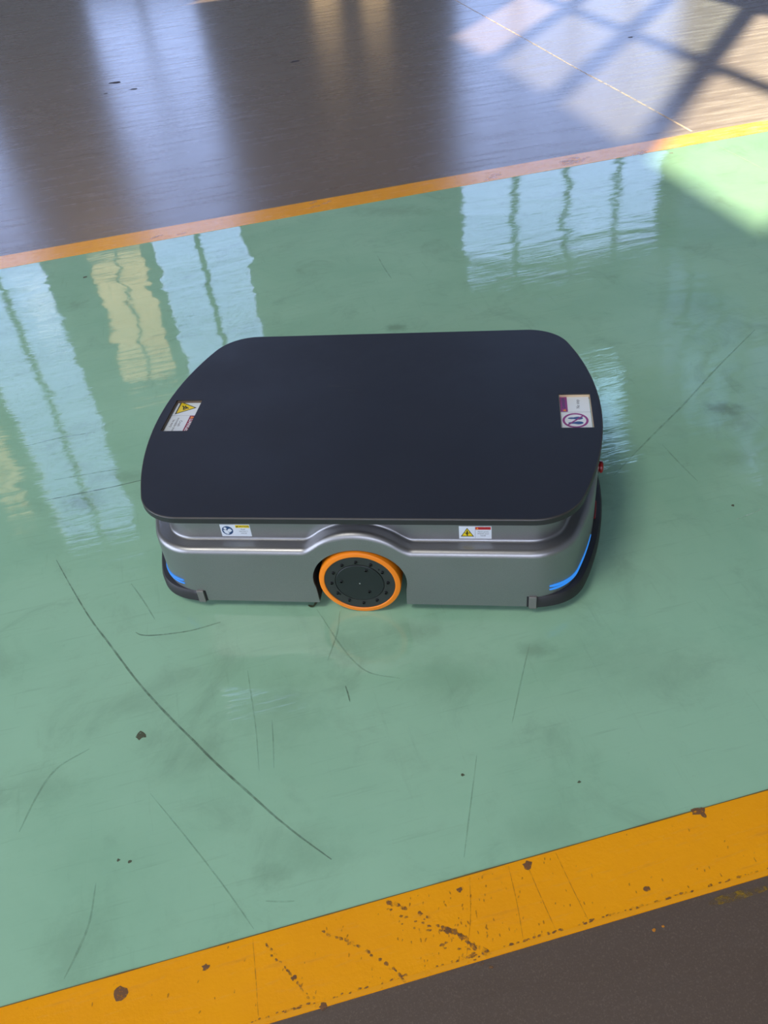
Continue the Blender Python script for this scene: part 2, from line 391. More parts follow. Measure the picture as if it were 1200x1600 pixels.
ribbon('paint_lip', [(U0 + .3 * k, NB0 + .004) for k in range(57)], 0.006, 0.0009, M['lip'], line_near, taper=False, wob=0.1)
bm = bmesh.new()
for k in range(150):
    u = random.uniform(-.55, .4)
    add_blob(bm, u, NB0 + .0085 + random.uniform(-.001, .0015), random.uniform(.0006, .0018), 0.0010, 2.2, 0.1, 7)
obj('grime_line', bm, M['tread'], line_near)
bm = bmesh.new()
for k in range(170):
    u = random.uniform(-.65, .35); n = random.uniform(NB0 + .01, NB1 - .006)
    if random.random() < 0.5: u = random.gauss(-.12, .07)
    add_blob(bm, u, n, random.uniform(.0004, .0013), 0.0009, 2.6, random.gauss(-1.9, .25), 7)
obj('paint_wear', bm, M['wear'], line_near)
for k in range(5):
    u = random.uniform(-.45, .1); a = random.uniform(-.5, .1)
    ribbon('hairline', [(u, NB1 - .004), (u + a * .04, (NB0 + NB1) / 2), (u + a * .09, NB0 + .012)], .0012, 0.0009, M['wear'], line_near)
bm = bmesh.new()
for (u, n, r) in ((1.245, 1.93, .05), (1.60, 1.90, .035), (.92, 1.93, .03), (-.42, 1.93, .02), (.2, 1.97, .02)):
    for k in range(3): add_blob(bm, u + random.uniform(-.06, .06), n + random.uniform(-.03, .03), r * random.uniform(.3, .6), 0.0009, 2.4, random.uniform(.1, .6))
obj('worn_patch', bm, M['worn'], line_far)
ribbon('edge_shade', [(U0 + .3 * k, NB1 + .0003) for k in range(57)], 0.0016, 0.0009, M['edge'], line_near, taper=False, wob=0.8)  # shade at the paint step, drawn as a thin dark strip
# ------------------------------------------------------------------ hall shell
WT = 0.14
def wall_mesh(w0, w1, h0, h1, holes, thick):
    """panel in local X (along) and Z (up), front face at y=0, back face at y=thick; holes are (x0,x1,z0,z1)"""
    xs = sorted({w0, w1, *[v for h in holes for v in h[:2]]}); zs = sorted({h0, h1, *[v for h in holes for v in h[2:]]})
    bm = bmesh.new()
    def solid(i, j):
        if i < 0 or j < 0 or i >= len(xs) - 1 or j >= len(zs) - 1: return False
        cx, cz = (xs[i] + xs[i + 1]) / 2, (zs[j] + zs[j + 1]) / 2
        return not any(a < cx < b and c < cz < d for a, b, c, d in holes)
    def quad(*p): bm.faces.new([bm.verts.new(q) for q in p])
    for i in range(len(xs) - 1):
        for j in range(len(zs) - 1):
            if not solid(i, j): continue
            a, b, c, d = xs[i], xs[i + 1], zs[j], zs[j + 1]; T = thick
            quad((a, 0, c), (b, 0, c), (b, 0, d), (a, 0, d)); quad((b, T, c), (a, T, c), (a, T, d), (b, T, d))
            if not solid(i - 1, j): quad((a, T, c), (a, 0, c), (a, 0, d), (a, T, d))
            if not solid(i + 1, j): quad((b, 0, c), (b, T, c), (b, T, d), (b, 0, d))
            if not solid(i, j - 1): quad((a, T, c), (b, T, c), (b, 0, c), (a, 0, c))
            if not solid(i, j + 1): quad((a, 0, d), (b, 0, d), (b, T, d), (a, T, d))
    bmesh.ops.remove_doubles(bm, verts=bm.verts, dist=1e-5)
    return bm
HT = 11.0
# back wall: local X = u, outward = +n
WA = (-1.31, 0.20, 0.64, 9.3); WB = (-4.45, -2.98, 0.64, 9.3)
WC = (3.86, 7.56, 0.64, 5.23); WD = (6.0, 7.30, 8.1, 9.8)
LG1 = (-2.36, -1.42, 3.85, 6.0); LG2 = (-5.25, -4.68, 6.6, 8.3)
DR = (1.60, 3.02, 0.0, 1.34)
back_loc = hall(0, 12.0)
wb_ = obj('wall_back', wall_mesh(U0, U1 + WT, -0.08, HT, [WA, WB, WC, WD, LG1, LG2, DR], WT), M['wall'], loc=back_loc, rot=ROT)
tag(wb_, 'grey panelled hall wall whose windows mirror in the floor', 'wall', kind='structure')
# right wall: local X = n (reversed so that outward is +u)
rot_r = (0, 0, LA - PI / 2)
cot = 1 / math.tan(SUN_EL)
SW = (8.22, 11.98, 5.72, 8.20)
right_loc = hall(U1, 0)
wr_ = obj('wall_right', wall_mesh(-N1, -N0, -0.08, HT, [(-SW[1], -SW[0], SW[2], SW[3])], WT), M['wall'], loc=right_loc, rot=rot_r)
tag(wr_, 'grey hall wall whose high window lets in the sun patch', 'wall', kind='structure')
left_loc = hall(U0, 0); rot_l = (0, 0, LA + PI / 2)
wl_ = obj('wall_left', wall_mesh(N0, N1, -0.08, HT, [(-6.2, 3.2, 0.0, 4.0)], WT), M['wall'], loc=left_loc, rot=rot_l)
tag(wl_, 'grey hall wall with the wide open gate', 'wall', kind='structure')
rear_loc = hall(0, N0); rot_b = (0, 0, LA + PI)
wf_ = obj('wall_front', wall_mesh(-U1, -U0, -0.08, HT, [(-0.9, 8.1, 1.1, 6.1)], WT), M['wall'], loc=rear_loc, rot=rot_b)
tag(wf_, 'grey hall wall with the long window band behind the camera', 'wall', kind='structure')
SK = (-1.95, 0.05, 8.9, 10.8)
src = wall_mesh(U0 - WT, U1 + WT, N0 - WT, N1 + WT, [SK], 0.12)
for v in src.verts: v.co = Vector((v.co.x, v.co.z, HT + v.co.y))
bmesh.ops.reverse_faces(src, faces=src.faces)
ce = obj('ceiling', src, M['roof'], rot=ROT)
tag(ce, 'grey sheet roof with rectangular roof lights', 'ceiling', kind='structure')

# unseen block added outside to cut the high side window's sky reflection
ang_b = math.radians(36.3)
nb = obj('sky_blocker', box(-5.5, 6.0, 0.0, 6.0, -0.1, 37.8), M['roof'], loc=hall(7.8 + 40 * math.sin(ang_b), 10 + 40 * math.cos(ang_b)), rot=(0, 0, LA - ang_b))
tag(nb, 'tall grey block added outside to block sky behind the high side window', 'light blocker', kind='structure')

PANE_MESH = {}
def pane_obj(w, h, mat, parent, x, y, z):
    key = (round(w, 3), round(h, 3), mat.name)
    if key not in PANE_MESH:
        b = box(-w / 2, w / 2, -0.003, 0.003, -h / 2, h / 2); me = bpy.data.meshes.new('pane'); b.to_mesh(me); b.free()
        me.materials.append(mat); PANE_MESH[key] = me
    o = bpy.data.objects.new('pane', PANE_MESH[key]); COL.objects.link(o); o.parent = parent; o.location = (x, y, z)
    return o
def window(idx, loc, rot, rect, xs, zs, mat, label, bar=0.06, fr=0.05, hb=0.35):
    """rect in wall coordinates, xs and zs inner bar positions"""
    x0, x1, z0, z1 = rect
    w = empty('window_%d' % idx, loc); w.rotation_euler = rot
    tag(w, label, 'window', kind='structure')
    y0, y1 = 0.045, 0.095
    for r in ((x0, x1, z0, z0 + fr), (x0, x1, z1 - fr, z1), (x0, x0 + fr, z0 + fr, z1 - fr), (x1 - fr, x1, z0 + fr, z1 - fr)):
        obj('frame', box(r[0], r[1], y0, y1, r[2], r[3]), M['frame'], w)
    for x in xs: obj('mullion', box(x - bar / 2, x + bar / 2, y0, y1, z0 + fr, z1 - fr), M['frame'], w)
    ex = [x0 + fr / 2] + list(xs) + [x1 - fr / 2]; ez = [z0 + fr / 2] + list(zs) + [z1 - fr / 2]
    for z in zs:
        for a, b in zip(ex[:-1], ex[1:]):
            obj('glazing_bar', box(a + bar / 2, b - bar / 2, y0 + .005, y1 - .005, z - bar * hb, z + bar * hb), M['frame'], w)
    for a, b in zip(ex[:-1], ex[1:]):
        for c, d in zip(ez[:-1], ez[1:]):
            pane_obj(b - a - bar * 0.98, d - c - bar * (2 * hb - 0.02), mat, w, (a + b) / 2, 0.07, (c + d) / 2)
    return w
zsAB = [1.6, 2.55, 3.55, 4.46, 5.33, 6.28, 7.3, 8.3]
window(1, back_loc, ROT, WA, [-0.56], zsAB, M['glass'], 'tall two-column window mirrored in the floor behind the vehicle', bar=0.09, hb=0.6)
window(2, back_loc, ROT, WB, [-3.73], zsAB, M['glass'], 'tall two-column window mirrored at the left edge', bar=0.09, hb=0.6)
window(3, back_loc, ROT, WC, [4.82, 5.75, 6.69], [1.6, 2.6, 3.55, 4.40], M['glass'], 'wide four-column window mirrored right of the vehicle', bar=0.09)
window(4, back_loc, ROT, WD, [6.65], [8.95], M['frost'], 'small high frosted window mirrored beside the right vehicle end', bar=0.05)
window(5, right_loc, rot_r, (-SW[1], -SW[0], SW[2], SW[3]), [-9.25, -10.19, -11.14], [6.90], M['glass'], 'high side window throwing the barred sun patch', bar=0.17)
window(6, back_loc, ROT, LG1, [-1.9], [4.6, 5.3], M['warm'], 'added glowing panel for a sunlit wall patch between the two tall windows', bar=0.04)  # no lamp behind it: glow imitates sun on the wall
window(7, back_loc, ROT, LG2, [-4.97], [7.2, 7.8], M['warm'], 'added glowing panel for a sunlit wall patch left of the tall windows', bar=0.04)
d1 = empty('added_door_1', back_loc); d1.rotation_euler = ROT  # added door, its glowing panes make the warm strips mirrored in the floor
tag(d1, 'added low double door with two glowing panels at the far wall', 'door', kind='structure')
for x0, x1 in ((1.60, 2.31), (2.31, 3.02)):
    c = (x0 + x1) / 2; ww = 0.19
    for r in ((x0, c - ww, 0, 1.34), (c + ww, x1, 0, 1.34), (c - ww, c + ww, 0, 0.05), (c - ww, c + ww, 1.0, 1.34)):
        obj('added_door_panel', box(r[0], r[1], 0.04, 0.10, r[2], r[3]), M['wall'], d1)
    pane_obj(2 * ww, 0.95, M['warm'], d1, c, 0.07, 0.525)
# roof light glazing
rl = empty('window_8', (0, 0, 0)); rl.rotation_euler = ROT
tag(rl, 'square roof light mirrored in the floor before the vehicle', 'roof light', kind='structure')
b = box(SK[0], SK[1], SK[2], SK[3], HT + 0.05, HT + 0.056); obj('pane', b, M['glass'], rl)
rl2 = empty('window_9', (0, 0, 0)); rl2.rotation_euler = ROT
tag(rl2, 'large roof light over the aisle beside the camera', 'roof light', kind='structure')
for i in range(4):
    obj('pane', box(-7.2 + 0.85 * i, -6.36 + 0.85 * i, -5.6, -1.6, HT - 0.07, HT - 0.002), M['frost'], rl2)
# ------------------------------------------------------------------ the vehicle
M['body'] = None
def body_material():
    t = NT('grey_metallic_paint'); v = t.coords(); f = t.noise(v, 900, 2)
    b = t.noise(v, 6, 3)
    col = t.mix(f, (0.255, 0.258, 0.258, 1), (0.335, 0.337, 0.336, 1))
    return t.set(Base_Color=col, Metallic=0.85, Roughness=t.ramp(b, 0.3, 0.7, 0.37, 0.43))
def plate_material():
    t = NT('black_matte_plate'); v = t.coords()
    b = t.noise(v, 5, 5, 0.6); s = t.noise(t.coords((1, 9, 1), (0, 0, 0.4)), 12, 5, 0.7)
    col = t.mix(b, (0.011, 0.012, 0.017, 1), (0.016, 0.018, 0.026, 1))
    # scuffed patch left of the middle
    tc = t.n('ShaderNodeTexCoord'); mp = t.n('ShaderNodeMapping'); mp.vector_type = 'TEXTURE'
    mp.inputs['Location'].default_value = (-0.085, 0.10, 0); mp.inputs['Scale'].default_value = (0.07, 0.09, 10)
    t.l(tc.outputs['Object'], mp.inputs['Vector'])
    ln = t.n('ShaderNodeVectorMath'); ln.operation = 'LENGTH'; t.l(mp.outputs['Vector'], ln.inputs[0])
    k = t.math('MULTIPLY', t.ramp(ln.outputs['Value'], 0.2, 1.0, 1.0, 0.0), t.ramp(s, 0.5, 0.75, 0.0, 0.6))
    col = t.mix(k, col, (0.034, 0.032, 0.028, 1))
    return t.set(Base_Color=col, Roughness=t.ramp(b, 0.3, 0.7, 0.46, 0.56), IOR=1.4)
M['body'] = body_material(); M['plate'] = plate_material()
M['rim'] = plain('worn_plate_edge', srgb(66, 64, 60), 0.4, 0.3)
M['side'] = plain('plate_side', srgb(36, 38, 38), 0.5)
M['bare'] = plain('bare_cut_edge', srgb(206, 184, 150), 0.4, 0.3)
M['brown'] = plain('brown_cut_edge', srgb(96, 80, 66), 0.5)
M['black'] = plain('black_rubber', srgb(34, 33, 34), 0.55)
M['well'] = plain('wheel_well_black', srgb(16, 16, 17), 0.8)
M['cap'] = plain('silver_end_cap', srgb(128, 126, 122), 0.4, 0.5)
M['tyre'] = plain('orange_polyurethane', srgb(232, 128, 20), 0.38, grain=0.04)
M['hub'] = plain('dark_hub_steel', srgb(52, 56, 54), 0.45, 0.3)
M['cover'] = plain('hub_cover', srgb(34, 40, 40), 0.4, 0.2)
M['bolt'] = plain('black_bolt', srgb(16, 17, 18), 0.35, 0.4)
M['steel'] = plain('bright_pin', srgb(200, 205, 200), 0.3, 0.7)
M['blue'] = lit('blue_led', (0.03, 0.27, 0.88, 1), 0.9, (3, 3, 3), 0.2, (0.01, 0.04, 0.12, 1))
M['red'] = plain('red_plastic', srgb(140, 20, 22), 0.35)
M['redline'] = plain('dark_red_plastic', srgb(90, 14, 16), 0.4)
M['white'] = plain('sticker_white', srgb(222, 228, 230), 0.45, grain=0.02)
M['pyel'] = plain('print_yellow', srgb(240, 210, 30), 0.45, grain=0.02)
M['pblk'] = plain('print_black', srgb(28, 28, 26), 0.5)
M['pred'] = plain('print_red', srgb(196, 40, 32), 0.45, grain=0.02)
M['pmar'] = plain('print_crimson', srgb(140, 28, 56), 0.45, grain=0.02)
M['ppur'] = plain('print_purple_red', srgb(146, 62, 128), 0.45, grain=0.02)
M['pblu'] = plain('print_blue', srgb(40, 74, 112), 0.45, grain=0.02)
M['pfoot'] = plain('print_foot_blue', srgb(52, 84, 138), 0.45, grain=0.02)
M['porg'] = plain('print_orange', srgb(240, 150, 40), 0.45, grain=0.02)
M['pgry'] = plain('print_grey', srgb(110, 116, 122), 0.45, grain=0.02)
MI = ['white', 'pyel', 'pblk', 'pred', 'pmar', 'ppur', 'pblu', 'pfoot', 'porg', 'pgry']
MATS = [M[k] for k in MI]

def outline(L, W, rc, bul, n_arc=28, n_f=14, front=None):
    """closed outline with outward normals: straight long sides, arched ends, rounded corners"""
    R = (W * W / 4 + bul * bul) / (2 * bul); xc = L / 2 - R
    fy = W / 2 - rc; fx = xc + math.sqrt((R - rc) ** 2 - fy ** 2); ang = math.atan2(fy, fx - xc)
    right = []
    for k in range(n_f): a = -PI / 2 + (PI / 2 - ang) * k / n_f; right.append(((fx + rc * math.cos(a), -fy + rc * math.sin(a)), a))
    for k in range(n_arc): a = -ang + 2 * ang * k / n_arc; right.append(((xc + R * math.cos(a), R * math.sin(a)), a))
    for k in range(n_f + 1): a = ang + (PI / 2 - ang) * k / n_f; right.append(((fx + rc * math.cos(a), fy + rc * math.sin(a)), a))
    out = [(Vector((x, y, 0)), Vector((math.cos(a), math.sin(a), 0))) for (x, y), a in right]
    xs = [x for x in (front or []) if -fx + 1e-3 < x < fx - 1e-3]
    out += [(Vector((x, W / 2, 0)), Vector((0, 1, 0))) for x in sorted(xs, reverse=True)]
    out += [(Vector((-x, -y, 0)), Vector((-math.cos(a), -math.sin(a), 0))) for (x, y), a in right]
    out += [(Vector((x, -W / 2, 0)), Vector((0, -1, 0))) for x in sorted(xs)]
    return out

agv = empty('automated_guided_vehicle')
tag(agv, 'low grey transport robot with a black lifting plate and orange drive wheel', 'robot vehicle')

# --- body shell: skirt, ledge arching over the wheels, upper band
LEDGE, ARCH_R, WZ = 0.163, 0.125, 0.0818
def ledge(x):
    if abs(x) > ARCH_R * 0.999: return LEDGE
    a = WZ + math.sqrt(ARCH_R ** 2 - x * x); k = 0.016
    d = abs(a - LEDGE)
    h = max(a, LEDGE) + (max(k - d, 0) ** 2) / (4 * k)
    return h
BODY = (0.945, 0.67, 0.10, 0.08)
fr = [i * 0.004 for i in range(-36, 37)] + [0.2, 0.26, 0.31, -0.2, -0.26, -0.31]
path = outline(*BODY, front=fr)
def body_profile(h):
    p = [(0, .022), (0, .0236), (0, .05), (0, .09), (0, .125), (0, h - .015)]
    r = .012
    p += [(r - r * math.cos(a), h - r + r * math.sin(a)) for a in [PI / 2 * k / 7 for k in range(8)]]
    p += [(.0135, h), (.025, h)]
    q = .006
    p += [(.027 + q * math.sin(a), h + q - q * math.cos(a)) for a in [PI / 2 * k / 5 for k in range(6)]]
    p += [(.033, h + .0075), (.033, .2385), (.033, .2396)]
    return p
NP = len(body_profile(LEDGE))
bm = bmesh.new()
loops = []
for j in range(NP):
    l = []
    for P, N in path:
        h = ledge(P.x) if abs(N.y) > 0.999 else LEDGE
        d, z = body_profile(h)[j]
        l.append((P.x - N.x * d, P.y - N.y * d, z))
    loops.append(l)
rows = loops_surface(bm, loops)
bm.faces.new(rows[0][::-1]); bm.faces.new(rows[-1])
body = obj('body', bm, [M['body']], agv)
# wheel openings cut through the skirt
def cut(y0, y1):
    b = bmesh.new(); poly = []
    for k in range(41):
        a = math.radians(-14 + 208 * k / 40); poly.append((0.0930 * math.cos(a), 0.084 + 0.0825 * math.sin(a)))
    poly += [(-0.0885, 0.03), (-0.0885, -0.02), (0.0885, -0.02), (0.0885, 0.03)]
    A = [b.verts.new((x, y0, z)) for x, z in poly]; B = [b.verts.new((x, y1, z)) for x, z in poly]
    n = len(poly)
    for i in range(n): b.faces.new((A[i], A[(i + 1) % n], B[(i + 1) % n], B[i]))
    b.faces.new(A[::-1]); b.faces.new(B)
    bmesh.ops.recalc_face_normals(b, faces=b.faces)
    return obj('cutter', b, M['well'])
cutters = [cut(-0.40, -0.24), cut(0.24, 0.40)]
for c in cutters:
    md = body.modifiers.new('cut', 'BOOLEAN'); md.operation = 'DIFFERENCE'; md.object = c; md.solver = 'EXACT'
bpy.context.view_layer.update()
dg = bpy.context.evaluated_depsgraph_get()
new = bpy.data.meshes.new_from_object(body.evaluated_get(dg))
body.modifiers.clear(); old = body.data; body.data = new; bpy.data.meshes.remove(old)
for c in cutters:
    cm = c.data; bpy.data.objects.remove(c); bpy.data.meshes.remove(cm)
for f in body.data.polygons: f.use_smooth = True
body.data.set_sharp_from_angle(angle=math.radians(40))
tag(body, 'metallic grey shell with an arched ledge')

# --- wheel wells and drive wheels
for s in (-1, 1):
    b = bmesh.new(); poly = [(0.0923 * math.cos(math.radians(-14 + 208 * k / 30)), 0.084 + 0.0820 * math.sin(math.radians(-14 + 208 * k / 30))) for k in range(31)]
    poly = [(0.0880, 0.024)] + poly + [(-0.0880, 0.024)]
    A = [b.verts.new((x, s * 0.3325, z)) for x, z in poly]; B = [b.verts.new((x, s * 0.243, z)) for x, z in poly]
    for i in range(len(poly) - 1): b.faces.new((A[i], A[i + 1], B[i + 1], B[i]))
    b.faces.new(B)
    obj('wheel_well', b, M['well'], agv)
    # wheel: tyre with hub, cover, ring of bolts
    wy = s * 0.3385; fy = lambda d: wy - s * d          # d = depth behind the outer face
    b = bmesh.new(); R = 0.0814
    lathe_y(b, [(0.0700, fy(.004)), (0.0700, fy(.0008)), (0.0712, fy(0)), (R - .004, fy(0.0002)), (R - .0012, fy(.0014)), (R, fy(.005)), (R, fy(.045)), (R - .003, fy(.050)), (0.05, fy(.050))], 0, WZ - .0002, 96, cap_last=True)
    bmesh.ops.recalc_face_normals(b, faces=b.faces)
    wh = obj('drive_wheel', b, M['tyre'], agv, smooth=35); tag(wh, 'orange tyred drive wheel with dark hub')
    b = bmesh.new()
    lathe_y(b, [(0.0702, fy(.006)), (0.0702, fy(.0022)), (0.0694, fy(.0016)), (0.0492, fy(.0016)), (0.0484, fy(.0036))], 0, WZ, 96)
    lathe_y(b, [(0.0484, fy(.0036)), (0.0470, fy(.0036))], 0, WZ, 96)
    bmesh.ops.recalc_face_normals(b, faces=b.faces)
    obj('hub_ring', b, M['hub'], wh, smooth=35)
    b = bmesh.new()
    lathe_y(b, [(0.0474, fy(.005)), (0.0474, fy(.0016)), (0.0466, fy(.0010)), (0.004, fy(.0010))], 0, WZ, 96, cap_last=True)
    bmesh.ops.recalc_face_normals(b, faces=b.faces)
    obj('hub_cover', b, M['cover'], wh, smooth=35)
    def bolt(name, x, z, r, d, mat, depth=.0022):
        b = bmesh.new()
        lathe_y(b, [(r, fy(d)), (r, fy(d - depth)), (r * 0.85, fy(d - depth - .0004)), (r * 0.5, fy(d - depth - .0004)), (r * 0.42, fy(d - depth + .0012)), (0.0002, fy(d - depth + .0012))], x, z, 16, cap_last=True)
        bmesh.ops.recalc_face_normals(b, faces=b.faces)
        return obj(name, b, mat, wh, smooth=35)
    for k in range(12):
        a = math.radians(92 + 30 * k); bolt('bolt', 0.0560 * math.cos(a), WZ + 0.0560 * math.sin(a), 0.0033, .0016, M['bolt'])
    for x, z in ((.016, .034), (-.036, .003), (.017, -.024)):
        bolt('cover_screw', x, WZ + z, 0.0036, .0010, M['bolt'], .0012)
    for x, z in ((.041, .037), (-.043, -.033)):
        bolt('threaded_hole', x, WZ + z, 0.0020, .0016, M['bolt'], .0004)
    bolt('centre_pin', 0, WZ - .001, 0.0015, .0010, M['steel'], .0006)

# --- bumpers wrapped round both ends
bp = outline(0.945, 0.67, 0.10, 0.08, 40, 22)
half = [(P, N) for P, N in bp if P.x > 0]
half.sort(key=lambda q: math.atan2(q[0].y, q[0].x))
fx0 = max(abs(P.x) for P, N in half if abs(N.y) > 0.9999) if any(abs(N.y) > 0.9999 for P, N in half) else 0.33
def end_path(x_from):
    pts = [(Vector((x_from, -0.335, 0)), Vector((0, -1, 0)))] + [q for q in half if q[0].x > x_from + .002] + [(Vector((x_from, 0.335, 0)), Vector((0, 1, 0)))]
    return pts
def ease(t): t = max(0, min(1, t)); return t * t * (3 - 2 * t)
for s in (1, -1):
    pts = end_path(0.343 if False else 0.342)
    # include tangent region points only beyond the cap
    b = bmesh.new(); secs = []
    for P, N in pts:
        off = 0.0035 + 0.0125 * ease((P.x - 0.342) / 0.09)
        sec = [(-.004, .0195), (off - .003, .0195), (off, .0225), (off, .042), (off - .0035, .0485), (-.004, .0505)]
        secs.append([(s * (P.x + N.x * d), s * (P.y + N.y * d), z) for d, z in sec])
    rw = loops_surface(b, secs)
    b.faces.new(rw[0]); b.faces.new(rw[-1][::-1])
    bmesh.ops.recalc_face_normals(b, faces=b.faces)
    bu = obj('bumper', b, M['black'], agv, smooth=35); tag(bu, 'black rubber bumper strip')
    for sy in (-1, 1):
        b = box(s * 0.3268 if s > 0 else -0.3415, 0.3415 if s > 0 else -0.3268, min(sy * 0.331, sy * 0.3390), max(sy * 0.331, sy * 0.3390), .0195, .0510)
        bmesh.ops.bevel(b, geom=[e for e in b.edges], offset=.0008, segments=1, affect='EDGES')
        obj('end_cap', b, M['cap'], bu)
        obj('end_slot', box(min(s * 0.3228, s * 0.3262), max(s * 0.3228, s * 0.3262), min(sy * 0.33, sy * 0.3356), max(sy * 0.33, sy * 0.3356), .0216, .0500), M['well'], bu)

# --- blue light strips on the four corners
for s in (1, -1):
    for sy in (-1, 1):
        arc = [(P, N) for P, N in half if P.y * sy > 0.165 and P.x > 0.362]
        arc.sort(key=lambda q: q[0].x)
        n = len(arc)
        for row, (z0, z1) in enumerate(((0.0725, 0.0585), (0.0635, 0.0560))):
            b = bmesh.new(); pts = []; rad = []
            for i, (P, N) in enumerate(arc):
                f = i / (n - 1); z = z0 + (z1 - z0) * f
                pts.append((s * (P.x + N.x * .0006), P.y + N.y * .0006, z)); rad.append((0.0029 if row == 0 else 0.0024) * (1 - 0.75 * f ** 1.5) * (0.6 + 0.4 * min(1, i / 2)))
            tube(b, pts, rad, 8)
            bmesh.ops.recalc_face_normals(b, faces=b.faces)
            lt = obj('light_strip', b, M['blue'], agv, smooth=60); tag(lt, 'glowing blue corner light')

# --- emergency stop and red streak on the right end
def along_x(prof, y, z, seg=28):
    b = bmesh.new(); rows = [[b.verts.new((x, y + r * math.cos(2 * PI * k / seg), z + r * math.sin(2 * PI * k / seg))) for k in range(seg)] for r, x in prof]
    for a, c in zip(rows[:-1], rows[1:]):
        for i in range(seg): b.faces.new((a[i], a[(i + 1) % seg], c[(i + 1) % seg], c[i]))
    b.faces.new(rows[0][::-1]); b.faces.new(rows[-1]); bmesh.ops.recalc_face_normals(b, faces=b.faces); return b
es = obj('emergency_stop', along_x([(.009, .466), (.009, .474), (.0125, .4755), (.0132, .478), (.012, .481), (.0065, .483), (.002, .4834)], -.045, .1405), M['red'], agv, smooth=40)
tag(es, 'red emergency stop knob')
obj('knob_collar', along_x([(.0145, .466), (.0145, .4722), (.012, .4724)], -.045, .1405), M['redline'], es, smooth=40)
b = bmesh.new(); mk = [(P.x + N.x * .002, P.y + N.y * .002, .056) for P, N in half if -0.115 < P.y < -0.045]
tube(b, mk, .0018, 8); obj('red_streak', b, M['red'], agv, smooth=60)  # thin red tube along the end, just above the bumper

# --- lifting plate with two cut-outs over the warning labels
PT, PB = 0.2534, 0.2400
po = outline(0.95, 0.6864, 0.101, 0.082, 30, 16, front=[-0.2, 0, 0.2])
HOLES = ((-0.4535, -0.393, -0.0605, 0.060), (0.391, 0.4555, -0.0630, 0.0605))
bm = bmesh.new()
prof = [(0.0, PB), (0.0, PB), (0.0, PT - .0022), (.0007, PT - .0008), (.0022, PT)]
prof[0] = (.001, PB)
rows = loops_surface(bm, [[(P.x - N.x * d, P.y - N.y * d, z) for P, N in po] for d, z in prof], mi=1)
for f in bm.faces:
    if f.calc_center_median().z > PT - .0023: f.material_index = 2
def fill(rim, z, mi):
    edges = []
    n = len(rim)
    for i in range(n):
        e = bm.edges.get((rim[i], rim[(i + 1) % n])) or bm.edges.new((rim[i], rim[(i + 1) % n])); edges.append(e)
    hv = []
    for x0, x1, y0, y1 in HOLES:
        q = [bm.verts.new(p) for p in ((x0, y0, z), (x1, y0, z), (x1, y1, z), (x0, y1, z))]; hv.append(q)
        edges += [bm.edges.new((q[i], q[(i + 1) % 4])) for i in range(4)]
    r = bmesh.ops.triangle_fill(bm, use_beauty=True, use_dissolve=False, edges=edges, normal=(0, 0, 1))
    for f in r['geom']:
        if isinstance(f, bmesh.types.BMFace): f.material_index = mi
    return hv
top_h = fill(rows[-1], PT, 0); bot_h = fill(rows[0], PB, 1)
for a, c in zip(top_h, bot_h):
    for i in range(4): bm.faces.new((a[i], a[(i + 1) % 4], c[(i + 1) % 4], c[i])).material_index = 1
bmesh.ops.recalc_face_normals(bm, faces=bm.faces)
plate = obj('top_plate', bm, [M['plate'], M['side'], M['rim']], agv, smooth=25)
tag(plate, 'flat matte black lifting plate with rounded corners')
for x0, x1, y0, y1 in HOLES:
    b = bmesh.new(); t = .0012
    add_box(b, x0, x1, y1 - t, y1, PB + .0052, PT - .0025); add_box(b, x1 - t, x1, y0, y1 - t, PB + .0052, PT - .0025)
    add_box(b, x0, x0 + t, y0, y1 - t, PB + .0052, PT - .0025); add_box(b, x0 + t, x1 - t, y0, y0 + t, PB + .0052, PT - .0025)
    rm = obj('cutout_rim', b, M['bare'] if x0 > 0 else M['brown'], plate); tag(rm, 'bare metal rim of the cut-out')

# ------------------------------------------------------------------ printed stickers
def text_polys(s, size, bold=False):
    c = bpy.data.curves.new('t', 'FONT'); c.body = s; c.size = size; c.align_x = 'CENTER'; c.align_y = 'CENTER'; c.resolution_u = 2
    if bold: c.offset = size * 0.02
    o = bpy.data.objects.new('t', c); COL.objects.link(o); bpy.context.view_layer.update()
    me = bpy.data.meshes.new_from_object(o.evaluated_get(bpy.context.evaluated_depsgraph_get()))
    polys = [[(me.vertices[i].co.x, me.vertices[i].co.y) for i in p.vertices] for p in me.polygons]
    bpy.data.objects.remove(o); bpy.data.curves.remove(c); bpy.data.meshes.remove(me)
    return polys
def circ(x, y, rx, ry=None, k=28, a0=0.0): ry = ry or rx; return [(x + rx * math.cos(a0 + 2 * PI * i / k), y + ry * math.sin(a0 + 2 * PI * i / k)) for i in range(k)]
def rect(x0, x1, y0, y1): return [(x0, y0), (x1, y0), (x1, y1), (x0, y1)]
def tri(cx, cy, s): return [(cx - s * .5, cy - s * .4), (cx + s * .5, cy - s * .4), (cx, cy + s * .46)]
def bar(x0, y0, x1, y1, w):
    d = Vector((x1 - x0, y1 - y0)).normalized(); p = Vector((-d.y, d.x)) * w / 2
    return [(x0 + p.x, y0 + p.y), (x0 - p.x, y0 - p.y), (x1 - p.x, y1 - p.y), (x1 + p.x, y1 + p.y)]
